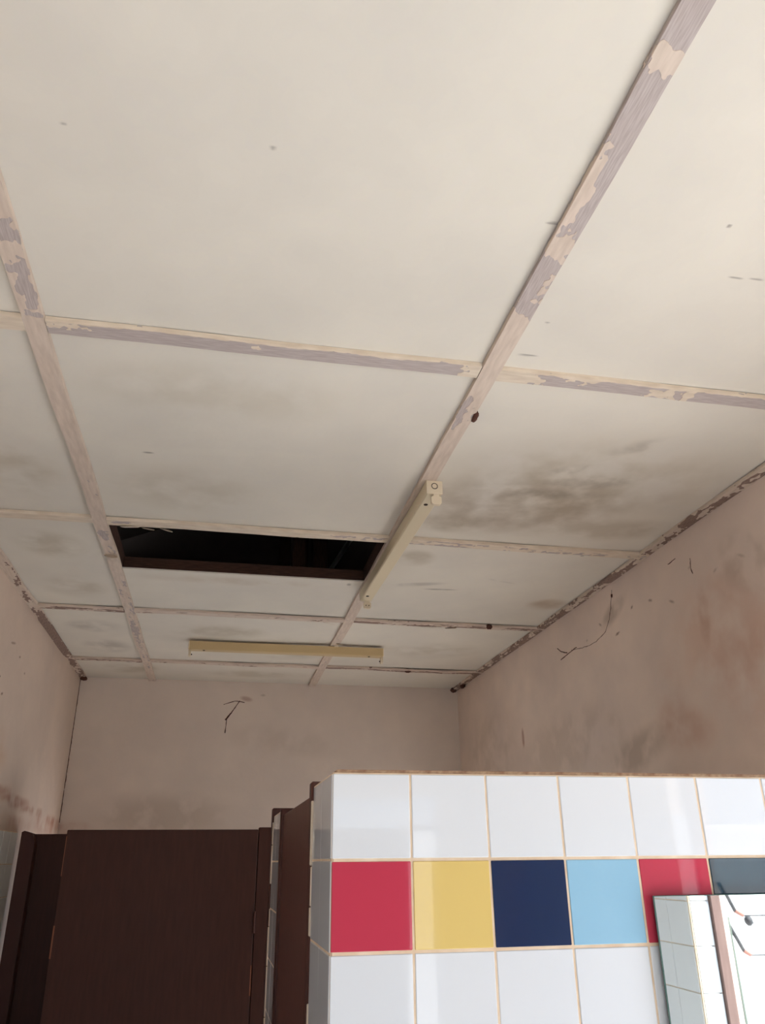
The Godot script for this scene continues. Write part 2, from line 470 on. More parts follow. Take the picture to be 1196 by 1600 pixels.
func build_shell() -> void:
	# floor
	var fl := box_part("floor", Vector3(XL - 0.15, -0.12, ZB - 0.15), Vector3(XR + 0.15, 0.0, ZF + 0.15), 0.0, mats.floor, self)
	tag(fl, "pale cement floor of the washroom", "floor", "structure")
	# back wall
	var st := new_st()
	for b in [[XL - 0.15, -0.80, 0.0, 3.0], [0.10, XR + 0.15, 0.0, 3.0], [-0.80, 0.10, 0.0, 0.85], [-0.80, 0.10, 1.74, 3.0]]:
		wall_box(st, Vector3(b[0], b[2], ZB - 0.15), Vector3(b[1], b[3], ZB), 2, XL, Vector2(XR - XL, 1.24), 2.95)
	var wb := thing("wall_back", "pinkish cream plaster back wall with a short branching crack", "wall", "structure")
	part("plaster", st, mats.wall_b, wb)
	var added_back_win := thing("window_5", "added window of the end cubicle to light the far ceiling, hidden behind the brown doors", "window", "structure")  # unseen window put in to brighten the far end
	for x in [-0.80, -0.37, 0.06]:
		box_part("frame_bar", Vector3(x, 0.85, ZB - 0.10), Vector3(x + 0.04, 1.74, ZB - 0.06), 0.003, mats.frame, added_back_win)
	# left wall
	st = new_st()
	wall_box(st, Vector3(XL - 0.15, 0, ZB), Vector3(XL, 3.0, ZF + 0.15), 0, ZB, Vector2(7.6, 1.2667), 2.95)
	var wl := thing("wall_left", "cream plaster left wall, white tiles along its lower part", "wall", "structure")
	part("plaster", st, mats.wall_l, wl)
	var z := -4.70
	box_part("grout", Vector3(XL, 0, -4.70), Vector3(XL + 0.006, TOP + 0.002, ZF), 0.0, mats.grout, wl)
	var low := new_st()
	for i in 42:
		for r in 12:
			var c := Vector3(XL + 0.006, TOP - TS * (r + 0.5), z + TS * (i + 0.5))
			if r < 7: tile(wl, c, Vector3.RIGHT, TS - 0.004, TS - 0.004, mats.white_dull)
			else: bevel_box(low, c - Vector3(0.004, 0.073, 0.073), c + Vector3(0.004, 0.073, 0.073), 0.0012)
	var lo_ := part("lower_tiles", low, mats.white_dull, wl)
	lo_.set_meta("kind", "stuff")
	# right wall with the entrance in it
	st = new_st()
	var z1 := -1.38; var z2 := -0.025; var dh := 2.25
	var us := Vector2(7.6, 1.2667)
	# window openings added below the partition top, unseen, to light the far ceiling
	var added_holes := [[-5.55, -4.82], [-4.10, -3.15], [-2.70, -1.95]]
	var za := ZB
	for hl in added_holes:
		wall_box(st, Vector3(XR, 0, za), Vector3(XR + 0.15, 3.0, hl[0]), 0, ZB, us, 2.95)
		wall_box(st, Vector3(XR, 0, hl[0]), Vector3(XR + 0.15, 0.85, hl[1]), 0, ZB, us, 2.95)
		wall_box(st, Vector3(XR, 1.74, hl[0]), Vector3(XR + 0.15, 3.0, hl[1]), 0, ZB, us, 2.95)
		za = hl[1]
	wall_box(st, Vector3(XR, 0, za), Vector3(XR + 0.15, 3.0, z1), 0, ZB, us, 2.95)
	for i in 3:
		var added_cubicle_win := thing("window_%d" % (i + 2), "added cubicle window to light the far ceiling, hidden behind the tiled partition, %s one" % ["farthest", "middle", "nearest"][i], "window", "structure")
		for z0 in [added_holes[i][0], (added_holes[i][0] + added_holes[i][1]) / 2 - 0.02, added_holes[i][1] - 0.04]:
			box_part("frame_bar", Vector3(XR + 0.06, 0.85, z0), Vector3(XR + 0.10, 1.74, z0 + 0.04), 0.003, mats.frame, added_cubicle_win)
	wall_box(st, Vector3(XR, dh, z1), Vector3(XR + 0.15, 3.0, z2), 0, ZB, us, 2.95)
	wall_box(st, Vector3(XR, 0, z2), Vector3(XR + 0.15, 3.0, ZF + 0.15), 0, ZB, us, 2.95)
	var wr := thing("wall_right", "stained pinkish plaster wall on the right, reddish blotches and cobweb cracks", "wall", "structure")
	part("plaster", st, mats.wall_r, wr)
	box_part("grout", Vector3(XR - 0.006, 0, z2 - 0.006), Vector3(XR, TOP + 0.002, ZF), 0.0, mats.grout, wr)
	for i in 11:
		for r in 12:
			tile(wr, Vector3(XR - 0.006, TOP - TS * (r + 0.5), z2 + TS * (i + 0.5)), Vector3.LEFT, TS - 0.003, TS - 0.003, mats.white)
	for r in 12:    # the reveal of the entrance
		tile(wr, Vector3(XR + 0.037, TOP - TS * (r + 0.5), z2 - 0.004), Vector3(0, 0, -1), 0.076, TS - 0.003, mats.white)
	# front wall, behind the camera, with a wide window
	st = new_st()
	var w0 := -0.95; var w1 := 0.50; var wy0 := 0.6; var wy1 := 2.3
	var d0 := 0.62; var d1 := 1.29; var dy := 2.0
	for b in [[XL, w0, 0.0, 3.0], [w1, d0, 0.0, 3.0], [d1, XR, 0.0, 3.0], [w0, w1, 0.0, wy0], [w0, w1, wy1, 3.0], [d0, d1, dy, 3.0]]:
		wall_box(st, Vector3(b[0], b[2], ZF), Vector3(b[1], b[3], ZF + 0.15), 2, XL, Vector2(XR - XL, 1.24), 2.95)
	var dd := thing("door_5", "brown side door behind the viewer, standing ajar under a transom opening", "door", "structure")
	box_part("leaf", Vector3(d0 + 0.002, 0.01, ZF + 0.05), Vector3(1.115, 1.80, ZF + 0.09), 0.003, mats.door, dd)
	box_part("transom", Vector3(d0 + 0.002, 1.802, ZF + 0.04), Vector3(d1 - 0.002, 1.832, ZF + 0.10), 0.003, mats.frame, dd)
	var wf := thing("wall_front", "cream plaster wall behind the viewer with a window", "wall", "structure")
	part("plaster", st, mats.wall_b, wf)
	var wi := thing("window_1", "brown framed open window in the wall behind the viewer", "window", "structure")
	for x in [w0, (w0 + w1) / 2 - 0.025, w1 - 0.05]:
		box_part("frame_bar", Vector3(x, wy0, ZF + 0.05), Vector3(x + 0.05, wy1, ZF + 0.10), 0.003, mats.frame, wi)
	for y in [wy0, wy1 - 0.05]:
		box_part("frame_bar", Vector3(w0 + 0.05, y, ZF + 0.05), Vector3(w1 - 0.05, y + 0.05, ZF + 0.10), 0.003, mats.frame, wi)
	# entrance frame in the right wall
	var de := thing("door_4", "dark brown entrance door frame, seen at the edge of the mirror", "door frame", "structure")
	box_part("jamb", Vector3(XR + 0.078, 0, z2 - 0.018), Vector3(XR + 0.122, dh, z2 - 0.0005), 0.004, mats.frame_sunlit, de)
	box_part("jamb", Vector3(XR + 0.078, 0, z1), Vector3(XR + 0.135, dh, z1 + 0.03), 0.004, mats.frame, de)
	box_part("head", Vector3(XR + 0.078, dh - 0.06, z1 + 0.03), Vector3(XR + 0.135, dh, z2 - 0.02), 0.004, mats.frame, de)

# ------------------------------------------------------------------ ceiling
# a long strip of wood nailed over a joint, and what is left of its paint
# along: 0 = runs in x, 2 = runs in z. mid: its other coordinate. a, b: its ends.
var strip_wood: Material
func strip(parent: Node3D, along: int, a: float, b: float, mid: float, w: float, paint_mat: Material, seed_: int, bias: Array, edge: float, patches: Array, sag := 0.002) -> void:
	var fn := FastNoiseLite.new(); fn.seed = seed_; fn.frequency = 9.0; fn.fractal_octaves = 4
	var wob := FastNoiseLite.new(); wob.seed = seed_ + 77; wob.frequency = 1.3; wob.fractal_octaves = 2
	var t := STRIP_T
	var total := w + 2 * t
	var near := 1.0 if along == 0 else -1.0     # s = 0 lies on the side towards the camera (x strips) or on the left (z strips)
	var at := func(q: float, s: float, out: float) -> Vector3:
		var side: float; var y: float
		var drop: float = sag * (0.6 + wob.get_noise_1d(q))
		if s < t: side = w / 2 + out; y = s
		elif s > t + w: side = -w / 2 - out; y = total - s
		else: side = w / 2 - (s - t); y = t + out
		side = side * near + 0.004 * wob.get_noise_1d(q + 40.0)
		var p := Vector3.ZERO
		p[along] = q; p[2 - along] = mid + side; p.y = CEIL - drop - y
		return p
	var nrm := func(s: float) -> Vector3:
		var n := Vector3.ZERO
		if s < t: n[2 - along] = near
		elif s > t + w: n[2 - along] = -near
		else: n.y = -1.0
		return n
	# the wood
	var st := new_st()
	var segs := int(ceil((b - a) / 0.06))
	var prof := [0.0, t, t + w, total]
	for i in segs:
		var q0 := lerpf(a, b, float(i) / segs); var q1 := lerpf(a, b, float(i + 1) / segs)
		for k in 3:
			var sm: float = (prof[k] + prof[k + 1]) / 2
			var e0: float = prof[k] + 1e-5; var e1: float = prof[k + 1] - 1e-5
			quad(st, at.call(q0, e0, 0.0), at.call(q0, e1, 0.0), at.call(q1, e1, 0.0), at.call(q1, e0, 0.0), nrm.call(sm), Vector2(q0, e0), Vector2(q0, e1), Vector2(q1, e1), Vector2(q1, e0))
		quad(st, at.call(q0, 1e-5, 0.0), at.call(q0, total - 1e-5, 0.0), at.call(q1, total - 1e-5, 0.0), at.call(q1, 1e-5, 0.0), Vector3.UP, Vector2(q0, 0), Vector2(q0, w), Vector2(q1, w), Vector2(q1, 0))
	for e in [a, b]:
		var n := Vector3.ZERO; n[along] = -1.0 if e == a else 1.0
		quad(st, at.call(e, 1e-5, 0.0), at.call(e, t, 0.0), at.call(e, t + w - 1e-5, 0.0), at.call(e, total - 1e-5, 0.0), n)
	var wood := part("cover_strip", st, strip_wood, parent)
	# the paint: where the field is above zero
	var f := func(q: float, s: float) -> float:
		var v := 0.0
		for k in bias.size() - 1:
			if q >= bias[k][0] and q <= bias[k + 1][0]:
				v = lerpf(bias[k][1], bias[k + 1][1], inverse_lerp(bias[k][0], bias[k + 1][0], q))
				break
		v += edge * (1.0 - smoothstep(t * 0.9, t + 0.011, s)) + 0.25 * (1.0 if s > t + w else 0.0)
		v += 0.75 * fn.get_noise_2d(q * 0.55, s * 2.6) + 0.5 * fn.get_noise_2d(q * 3.0 + 50.0, s * 5.0)
		for p in patches:
			var e := Vector2((q - p[0]) / p[2], (s - t - p[1]) / p[3]).length()
			if e < 2.0: e += 0.9 * fn.get_noise_2d(q * 1.8 + 20.0, s * 3.0) + 0.4 * fn.get_noise_2d(q * 6.0, s * 8.0)
			if e < 1.3: v += p[4] * (1.0 - smoothstep(0.75, 1.3, e))
		return v
	var du := 0.006
	var nu := int(ceil((b - a) / du)); var ns := 15
	var ss := PackedFloat32Array()
	for k in 3: ss.append(t * k / 3.0)
	for k in 10: ss.append(t + w * k / 9.0 * 0.9998 + 1e-6)
	for k in 3: ss.append(t + w + t * (k + 1) / 3.0)
	var th := 0.0011
	var st2 := new_st()
	var prev := PackedFloat32Array(); var cur := PackedFloat32Array()
	prev.resize(ss.size()); cur.resize(ss.size())
	var any := false
	for i in nu + 1:
		var q: float = lerpf(a, b, float(i) / nu)
		for k in ss.size(): cur[k] = f.call(q, ss[k])
		if i > 0:
			var qp: float = lerpf(a, b, float(i - 1) / nu)
			for k in ss.size() - 1:
				var v := [prev[k], cur[k], cur[k + 1], prev[k + 1]]
				if v[0] <= 0 and v[1] <= 0 and v[2] <= 0 and v[3] <= 0: continue
				any = true
				var c := [Vector2(qp, ss[k]), Vector2(q, ss[k]), Vector2(q, ss[k + 1]), Vector2(qp, ss[k + 1])]
				var sm := (ss[k] + ss[k + 1]) / 2
				var n: Vector3 = nrm.call(sm)
				var poly := []; var cut := []
				for e in 4:
					var e2 := (e + 1) % 4
					if v[e] > 0: poly.append(c[e])
					if (v[e] > 0) != (v[e2] > 0):
						var x: Vector2 = (c[e] as Vector2).lerp(c[e2], v[e] / (v[e] - v[e2]))
						poly.append(x); cut.append(x)
				for m in range(1, poly.size() - 1):
					tri(st2, at.call(poly[0].x, poly[0].y, th), at.call(poly[m].x, poly[m].y, th), at.call(poly[m + 1].x, poly[m + 1].y, th), n, poly[0], poly[m], poly[m + 1])
				if cut.size() == 2:
					var d: Vector3 = at.call(cut[1].x, cut[1].y, 0.0) - at.call(cut[0].x, cut[0].y, 0.0)
					var cn := d.cross(n)
					if cn.length() > 1e-9:
						cn = cn.normalized()
						var pc: Vector2 = c[0] if v[0] > 0 else (c[1] if v[1] > 0 else (c[2] if v[2] > 0 else c[3]))
						if cn.dot(at.call(pc.x, pc.y, 0.0) - at.call(cut[0].x, cut[0].y, 0.0)) > 0: cn = -cn
						quad(st2, at.call(cut[0].x, cut[0].y, 0.0), at.call(cut[1].x, cut[1].y, 0.0), at.call(cut[1].x, cut[1].y, th), at.call(cut[0].x, cut[0].y, th), cn, cut[0], cut[1], cut[1], cut[0])
		var sw := prev; prev = cur; cur = sw
	if any:
		var pl := part("peeling_paint", st2, paint_mat, wood)
		pl.set_meta("label", "flaking cream paint left on the strip")

func ceiling_board(parent: Node3D, x0: float, x1: float, z0: float, z1: float, sag: float) -> void:
	var st := new_st()
	var nx := 10; var nz := 10
	var p := []; var n := []; var u := []
	for j in nz + 1:
		for i in nx + 1:
			var fx := float(i) / nx; var fz := float(j) / nz
			var y := CEIL - sag * sin(PI * fx) * sin(PI * fz)
			var dx := -sag * PI * cos(PI * fx) * sin(PI * fz) / (x1 - x0)
			var dz := -sag * PI * sin(PI * fx) * cos(PI * fz) / (z1 - z0)
			var x := lerpf(x0, x1, fx); var z := lerpf(z0, z1, fz)
			p.append(Vector3(x, y, z)); n.append(Vector3(dx, -1, dz).normalized())
			u.append(Vector2((x - XL) / (XR - XL), (z + 5.9) / 5.6))
	for j in nz:
		for i in nx:
			var a := j * (nx + 1) + i
			smooth_tri(st, p, n, u, a, a + 1, a + nx + 2)
			smooth_tri(st, p, n, u, a, a + nx + 2, a + nx + 1)
	var t := 0.006
	quad(st, Vector3(x0, CEIL + t, z0), Vector3(x1, CEIL + t, z0), Vector3(x1, CEIL + t, z1), Vector3(x0, CEIL + t, z1), Vector3.UP)
	quad(st, Vector3(x0, CEIL, z0), Vector3(x1, CEIL, z0), Vector3(x1, CEIL + t, z0), Vector3(x0, CEIL + t, z0), Vector3(0, 0, -1))
	quad(st, Vector3(x0, CEIL, z1), Vector3(x1, CEIL, z1), Vector3(x1, CEIL + t, z1), Vector3(x0, CEIL + t, z1), Vector3(0, 0, 1))
	quad(st, Vector3(x0, CEIL, z0), Vector3(x0, CEIL, z1), Vector3(x0, CEIL + t, z1), Vector3(x0, CEIL + t, z0), Vector3(-1, 0, 0))
	quad(st, Vector3(x1, CEIL, z0), Vector3(x1, CEIL, z1), Vector3(x1, CEIL + t, z1), Vector3(x1, CEIL + t, z0), Vector3(1, 0, 0))
	part("ceiling_board", st, mats.board, parent)

func flake(parent: Node3D, at: Vector3, size: float, tilt: float, turn: float, seed_: int, m: Material) -> void:
	var r := RandomNumberGenerator.new(); r.seed = seed_
	var poly := PackedVector2Array()
	for k in 8:
		var a := TAU * k / 8
		poly.append(Vector2(cos(a) * 1.3, sin(a)) * size * r.randf_range(0.6, 1.0))
	var st := new_st()
	prism(st, poly, Vector3(0, 0, 0), Vector3.RIGHT, Vector3.BACK, Vector3.DOWN, 0.001)
	var o := part("paint_flake", st, m, parent)
	o.position = at
	o.rotation = Vector3(tilt, turn, 0)

func build_ceiling() -> void:
	var ce := thing("ceiling", "cream boarded ceiling with flaking wooden cover strips and a gap of one missing board", "ceiling", "structure")
	var zs := [ZF] + ROWS + [ZB]
	var xs := [XL, SX_L, SX_A, XR]
	var k := 0
	for j in zs.size() - 1:
		for i in 3:
			var z1: float = zs[j]; var z0: float = zs[j + 1]
			if i == 1 and j == 4: z1 = -3.50          # the front half of this board is gone
			k += 1
			ceiling_board(ce, xs[i] + 0.002, xs[i + 1] - 0.002, z0 + 0.002, z1 - 0.002, [0.004, 0.007, 0.003, 0.006][k % 4] if j != 4 else 0.003)
	# long strips
	strip_wood = mats.wood_bare
	strip(ce, 2, ZB, ZF, SX_A, STRIP_W, mats.paint_pink, 101,
		[[-6.0, 0.50], [-3.9, 0.45], [-2.6, 0.55], [-2.0, 0.45], [-1.62, 0.75], [-1.46, 0.60], [-1.42, -0.9], [-1.26, -0.8], [-1.0, -0.75], [-0.9, -1.0], [1.8, -0.8]], 0.35,
		[[-1.36, 0.048, 0.05, 0.012, 1.2], [-1.21, 0.030, 0.034, 0.030, 1.6], [-1.06, 0.010, 0.12, 0.017, 1.35], [-0.77, 0.022, 0.022, 0.035, 1.8], [-1.92, 0.01, 0.10, 0.012, -1.0]])
	strip(ce, 2, ZB, ZF, SX_L, 0.050, mats.paint_pink, 102,
		[[-6.0, 0.35], [-4.9, 0.15], [-4.3, 0.05], [-3.5, 0.35], [-2.5, 0.55], [-1.8, 0.6], [-1.66, 0.3], [-1.2, 0.75], [1.8, 0.5]], 0.3,
		[[-1.55, 0.032, 0.085, 0.016, -1.9], [-1.38, 0.020, 0.03, 0.03, -2.0], [-1.50, 0.008, 0.015, 0.012, -1.8], [-1.66, 0.035, 0.012, 0.02, -1.6], [-3.07, 0.026, 0.045, 0.018, -1.9], [-4.5, 0.02, 0.10, 0.02, -1.0]])
	# cross strips, in three lengths each
	var hw := STRIP_W / 2
	var bare := [[-2.0, -0.80], [2.0, -0.75]]
	var half := [[-2.0, 0.15], [2.0, 0.10]]
	var full := [[-2.0, 0.55], [2.0, 0.50]]
	var ends := [[XL, SX_L - 0.026], [SX_L + 0.026, SX_A - hw], [SX_A + hw, XR]]
	for j in ROWS.size():
		for i in 3:
			var b: Array = full
			var pt: Array = []
			var m: Material = mats.paint
			var e := 0.55
			if j == 2:
				b = full if i == 0 else bare
				e = 1.25
				if i == 1: pt = [[-0.46, 0.02, 0.06, 0.012, 1.0], [0.02, 0.02, 0.012, 0.012, 1.2], [0.61, 0.03, 0.035, 0.06, 1.8]]
				if i == 2: pt = [[0.70, 0.02, 0.09, 0.05, 1.3], [1.16, 0.03, 0.06, 0.02, 1.2], [1.24, 0.03, 0.012, 0.05, 1.4], [0.90, 0.01, 0.06, 0.02, 0.6]]
			elif j == 3:
				b = full if i < 2 else half
				if i == 1: pt = [[-0.44, 0.02, 0.03, 0.012, -1.8], [0.50, 0.02, 0.1, 0.02, -0.7]]
			elif j >= 4:
				b = [[-2.0, -0.1], [2.0, -0.12]]; m = mats.paint_pink
				if i == 1: b = [[-2.0, 0.3], [2.0, 0.2]]
			strip_wood = mats.wood_dirty if j >= 4 else mats.wood_bare
			strip(ce, 0, ends[i][0], ends[i][1], ROWS[j], STRIP_W, m, 200 + j * 7 + i, b, e, pt, 0.003 if j < 4 else 0.006)
	# strips in the corner between ceiling and wall
	strip_wood = mats.wood_dirty
	strip(ce, 2, ZB, ZF, XR - 0.024, 0.048, mats.paint_pink, 301, [[-6.0, -0.2], [-4.0, -0.25], [-3.3, 0.0], [-2.6, 0.05], [1.8, 0.3]], 0.3, [[-2.55, 0.02, 0.06, 0.03, -1.6], [-3.22, 0.02, 0.08, 0.04, -1.7], [-2.35, 0.02, 0.05, 0.012, -1.2]], 0.004)
	strip(ce, 2, ZB, ZF, XL + 0.024, 0.048, mats.paint_pink, 302, [[-6.0, 0.0], [-5.2, -0.1], [-5.0, -0.6], [-4.5, -0.6], [-4.1, 0.1], [-3.3, 0.3], [1.8, 0.3]], 0.25, [], 0.004)
	# curls of paint hanging by the gap and beside a strip
	flake(ce, Vector3(-0.34, CEIL - 0.015, -2.972), 0.026, 0.5, 0.3, 1, mats.paint)
	flake(ce, Vector3(-0.41, CEIL - 0.014, -2.968), 0.034, 0.3, -0.2, 2, mats.paint)
	flake(ce, Vector3(-0.27, CEIL - 0.015, -2.972), 0.024, 0.6, 0.5, 3, mats.paint)
	flake(ce, Vector3(0.545, CEIL - 0.018, -4.185), 0.040, 0.35, 0.6, 4, mats.paint_pink)
	flake(ce, Vector3(1.10, CEIL - 0.016, -4.17), 0.035, 0.3, 0.1, 5, mats.paint_pink)
	flake(ce, Vector3(1.23, CEIL - 0.016, -4.165), 0.03, 0.4, -0.3, 6, mats.paint_pink)
	flake(ce, Vector3(-0.515, CEIL - 0.018, -3.30), 0.026, 0.7, 0.2, 7, mats.paint)
	flake(ce, Vector3(0.66, CEIL - 0.018, -4.62), 0.02, 0.5, 0.2, 9, mats.paint)
	# joists above the boards
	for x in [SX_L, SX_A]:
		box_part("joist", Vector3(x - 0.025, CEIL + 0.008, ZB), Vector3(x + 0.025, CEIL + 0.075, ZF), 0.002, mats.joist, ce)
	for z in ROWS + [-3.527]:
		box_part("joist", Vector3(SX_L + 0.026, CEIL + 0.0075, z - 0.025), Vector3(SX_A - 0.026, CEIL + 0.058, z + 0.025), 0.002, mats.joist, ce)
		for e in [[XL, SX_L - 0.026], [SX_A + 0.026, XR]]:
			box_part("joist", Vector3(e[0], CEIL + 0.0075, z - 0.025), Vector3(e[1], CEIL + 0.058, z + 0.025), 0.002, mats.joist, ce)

func build_roof() -> void:
	var ro := thing("roof", "dark roof space of timbers and metal sheets above the ceiling gap", "roof", "structure")
	var x0 := XL - 0.4; var x1 := XR + 0.4
	# walls of the roof space
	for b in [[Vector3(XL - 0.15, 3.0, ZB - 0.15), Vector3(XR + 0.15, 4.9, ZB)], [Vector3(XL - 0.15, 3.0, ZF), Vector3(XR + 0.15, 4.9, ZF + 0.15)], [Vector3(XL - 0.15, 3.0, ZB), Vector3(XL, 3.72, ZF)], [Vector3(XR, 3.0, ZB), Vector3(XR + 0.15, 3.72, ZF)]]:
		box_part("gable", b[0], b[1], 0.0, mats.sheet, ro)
	# two slopes of corrugated sheet
	var mx := (XL + XR) / 2
	for s in [-1.0, 1.0]:
		var st := new_st()
		var nx := 1; var nz := 200
		for i in nz:
			var za := lerpf(ZB - 0.3, ZF + 0.3, float(i) / nz); var zb := lerpf(ZB - 0.3, ZF + 0.3, float(i + 1) / nz)
			var ha := 0.012 * sin(i * PI / 2); var hb := 0.012 * sin((i + 1) * PI / 2)
			var xo: float = mx + s * 1.95
			quad(st, Vector3(mx, 4.45 + ha, za), Vector3(xo, 3.65 + ha, za), Vector3(xo, 3.65 + hb, zb), Vector3(mx, 4.45 + hb, zb), Vector3(-s * 0.38, -0.92, 0))
			quad(st, Vector3(mx, 4.47 + ha, za), Vector3(xo, 3.67 + ha, za), Vector3(xo, 3.67 + hb, zb), Vector3(mx, 4.47 + hb, zb), Vector3(s * 0.38, 0.92, 0))
		part("roof_sheet", st, mats.sheet, ro)
		for z in [-5.0, -3.9, -2.6, -1.3, 0.0, 1.3]:
			var st2 := new_st()
			prism(st2, PackedVector2Array([Vector2(0, 4.40), Vector2(0, 4.30), Vector2(s * 1.8, 3.56), Vector2(s * 1.8, 3.66)]), Vector3(mx, 0, z), Vector3.RIGHT, Vector3.UP, Vector3.BACK, 0.05)
			part("rafter", st2, mats.joist, ro)
	for z in [-3.9, -5.0]:
		box_part("hanger", Vector3(0.30, CEIL + 0.06, z), Vector3(0.37, 4.2, z + 0.04), 0.002, mats.joist, ro)
		box_part("hanger", Vector3(0.44, CEIL + 0.30, z - 0.3), Vector3(0.52, 4.1, z - 0.26), 0.002, mats.joist, ro)
	var st3 := new_st()
	tube(st3, [Vector3(0.70, 3.45, -4.3), Vector3(0.615, 3.45, -5.3)], [0.016, 0.016], 10)
	part("conduit", st3, mats.pipe, ro)

# ------------------------------------------------------------------ cubicles
func build_cubicles() -> void:
	var wc := thing("wall_cubicle", "toilet cubicle wall faced with white tiles and one row of coloured tiles", "tiled wall", "structure")
	# masonry: the front wall, two piers on the corridor, dividers
	var cores := [
		[Vector3(XC + 0.008, 0, ZC - 0.14), Vector3(XR, TOP + 0.007, ZC - 0.006)],
		[Vector3(XC + 0.010, 0, -1.84), Vector3(XC + 0.12, TOP + 0.002, ZC - 0.14)],
		[Vector3(XC + 0.010, 0, -3.10), Vector3(XC + 0.12, TOP + 0.002, -2.775)],
		[Vector3(XC + 0.12, 0, -3.0), Vector3(XR, TOP, -2.88)],
		[Vector3(XC + 0.12, 0, -4.36), Vector3(XR, TOP, -4.24)],
		[Vector3(XC + 0.010, 0, -4.75), Vector3(XC + 0.12, TOP, -4.24)]]
	for c in cores:
		box_part("masonry", c[0], c[1], 0.003, mats.cement if c == cores[0] else mats.render, wc)
	# grout beds
	box_part("grout", Vector3(XC + 0.004, 0, ZC - 0.012), Vector3(XR, TOP + 0.0005, ZC - 0.0015), 0.001, mats.grout, wc)
	box_part("grout", Vector3(XC + 0.0015, 0, -1.843), Vector3(XC + 0.011, TOP + 0.001, ZC - 0.004), 0.001, mats.grout, wc)
	box_part("grout", Vector3(XC + 0.0015, 0, -3.10), Vector3(XC + 0.011, TOP + 0.001, -2.772), 0.001, mats.grout, wc)
	var row_mats := [mats.red, mats.yellow, mats.navy, mats.sky_blue, mats.red, mats.slate, mats.yellow, mats.navy, mats.sky_blue, mats.red]
	var row_names := ["red glazed tile", "yellow glazed tile", "navy blue glazed tile", "light blue glazed tile", "red glazed tile", "slate blue glazed tile", "yellow glazed tile", "navy blue glazed tile", "light blue glazed tile", "red glazed tile"]
	for i in 10:
		for r in 12:
			var m: Material = row_mats[i] if r == 1 else mats.white
			var h := TS - (0.004 if r != 1 else 0.007)
			var o := tile(wc, Vector3(XC + TS * (i + 0.5), TOP - TS * (r + 0.5), ZC - 0.004), Vector3.BACK, TS - 0.0042, h, m)
			if r == 1: o.set_meta("label", row_names[i])
	for r in 12:
		for i in 2:
			tile(wc, Vector3(XC + 0.004, TOP - TS * (r + 0.5), ZC - 0.003 - TS * (i + 0.5)), Vector3.LEFT, TS - 0.004, TS - 0.004, mats.white)
			tile(wc, Vector3(XC + 0.004, TOP - TS * (r + 0.5), -2.785 - TS * (i + 0.5)), Vector3.LEFT, TS - 0.004, TS - 0.004, mats.white)
	# ragged mortar along the edges of the tiled piers
	var mr := RandomNumberGenerator.new(); mr.seed = 91
	for e in [-1.8455, -3.1035]:
		var y := 0.02
		while y < TOP - 0.06:
			var l := mr.randf_range(0.05, 0.16)
			if mr.randf() > 0.12:
				box_part("mortar", Vector3(XC - mr.randf_range(0.001, 0.004), y, e - 0.002), Vector3(XC + 0.01, min(y + l, TOP - 0.02), e + mr.randf_range(0.003, 0.007)), 0.0015, mats.paint, wc)
			y += l + 0.002
	# first cubicle: door shut, in the plane of the corridor
	var d1 := thing("door_1", "shut brown cubicle door beside the tiled corner, seen edge-on", "door", "structure")
	box_part("jamb", Vector3(XC - 0.004, 0, -1.885), Vector3(XC + 0.10, TOP + 0.012, -1.846), 0.003, mats.frame, d1)
	box_part("jamb", Vector3(XC - 0.002, 0, -2.768), Vector3(XC + 0.10, TOP + 0.004, -2.722), 0.003, mats.frame, d1)
	box_part("leaf", Vector3(XC + 0.006, 0.12, -2.718), Vector3(XC + 0.044, TOP - 0.012, -1.889), 0.003, mats.door_paler, d1)
	# second cubicle: door swung right open across the corridor
	var d2 := thing("door_2", "wide dark brown cubicle door standing open across the corridor, facing the viewer", "door", "structure")
	box_part("jamb", Vector3(XC - 0.004, 0, -3.16), Vector3(XC + 0.10, TOP + 0.030, -3.106), 0.003, mats.frame, d2)
	box_part("jamb", Vector3(XC + 0.004, 0, -4.235), Vector3(XC + 0.10, TOP + 0.004, -4.165), 0.003, mats.door, d2)
	box_part("leaf", Vector3(-0.674, 0.12, -4.200), Vector3(XC + 0.001, TOP - 0.006, -4.160), 0.003, mats.door, d2)
	box_part("worn_edge", Vector3(-0.6748, 1.27, -4.172), Vector3(-0.668, 1.40, -4.1592), 0.001, mats.mud_light, d2)
	box_part("worn_edge", Vector3(-0.6746, 1.60, -4.168), Vector3(-0.6705, 1.77, -4.1594), 0.001, mats.mud_light, d2)
	box_part("worn_edge", Vector3(0.206, 1.10, -4.164), Vector3(XC + 0.0015, 1.22, -4.1592), 0.001, mats.mud_light, d2)
	var st := new_st()
	for y in [0.45, 1.35]:
		tube(st, [Vector3(XC + 0.002, y, -4.155), Vector3(XC + 0.002, y + 0.09, -4.155)], [0.006, 0.006], 8)
	part("hinge", st, mats.frame, d2)
	# cubicle across the end of the corridor
	var d3 := thing("door_3", "dark brown door and post at the far left, behind the open door", "door", "structure")
	var po := PackedVector2Array([Vector2(-0.988, 0), Vector2(-0.917, 0), Vector2(-0.917, 1.752), Vector2(-0.934, 1.800), Vector2(-0.975, 1.812), Vector2(-0.988, 1.806)])
	st = new_st()
	prism(st, po, Vector3(0, 0, -4.78), Vector3.RIGHT, Vector3.UP, Vector3.BACK, 0.07)
	part("jamb", st, mats.frame, d3)
	box_part("leaf", Vector3(-0.945, 0.12, -4.835), Vector3(-0.07, TOP - 0.004, -4.795), 0.006, mats.door, d3)
	box_part("jamb", Vector3(-0.064, 0, -4.83), Vector3(0.005, TOP, -4.76), 0.003, mats.frame, d3)
	box_part("panel", Vector3(0.006, 0, -4.82), Vector3(XC + 0.12, TOP - 0.01, -4.76), 0.003, mats.cement, d3)

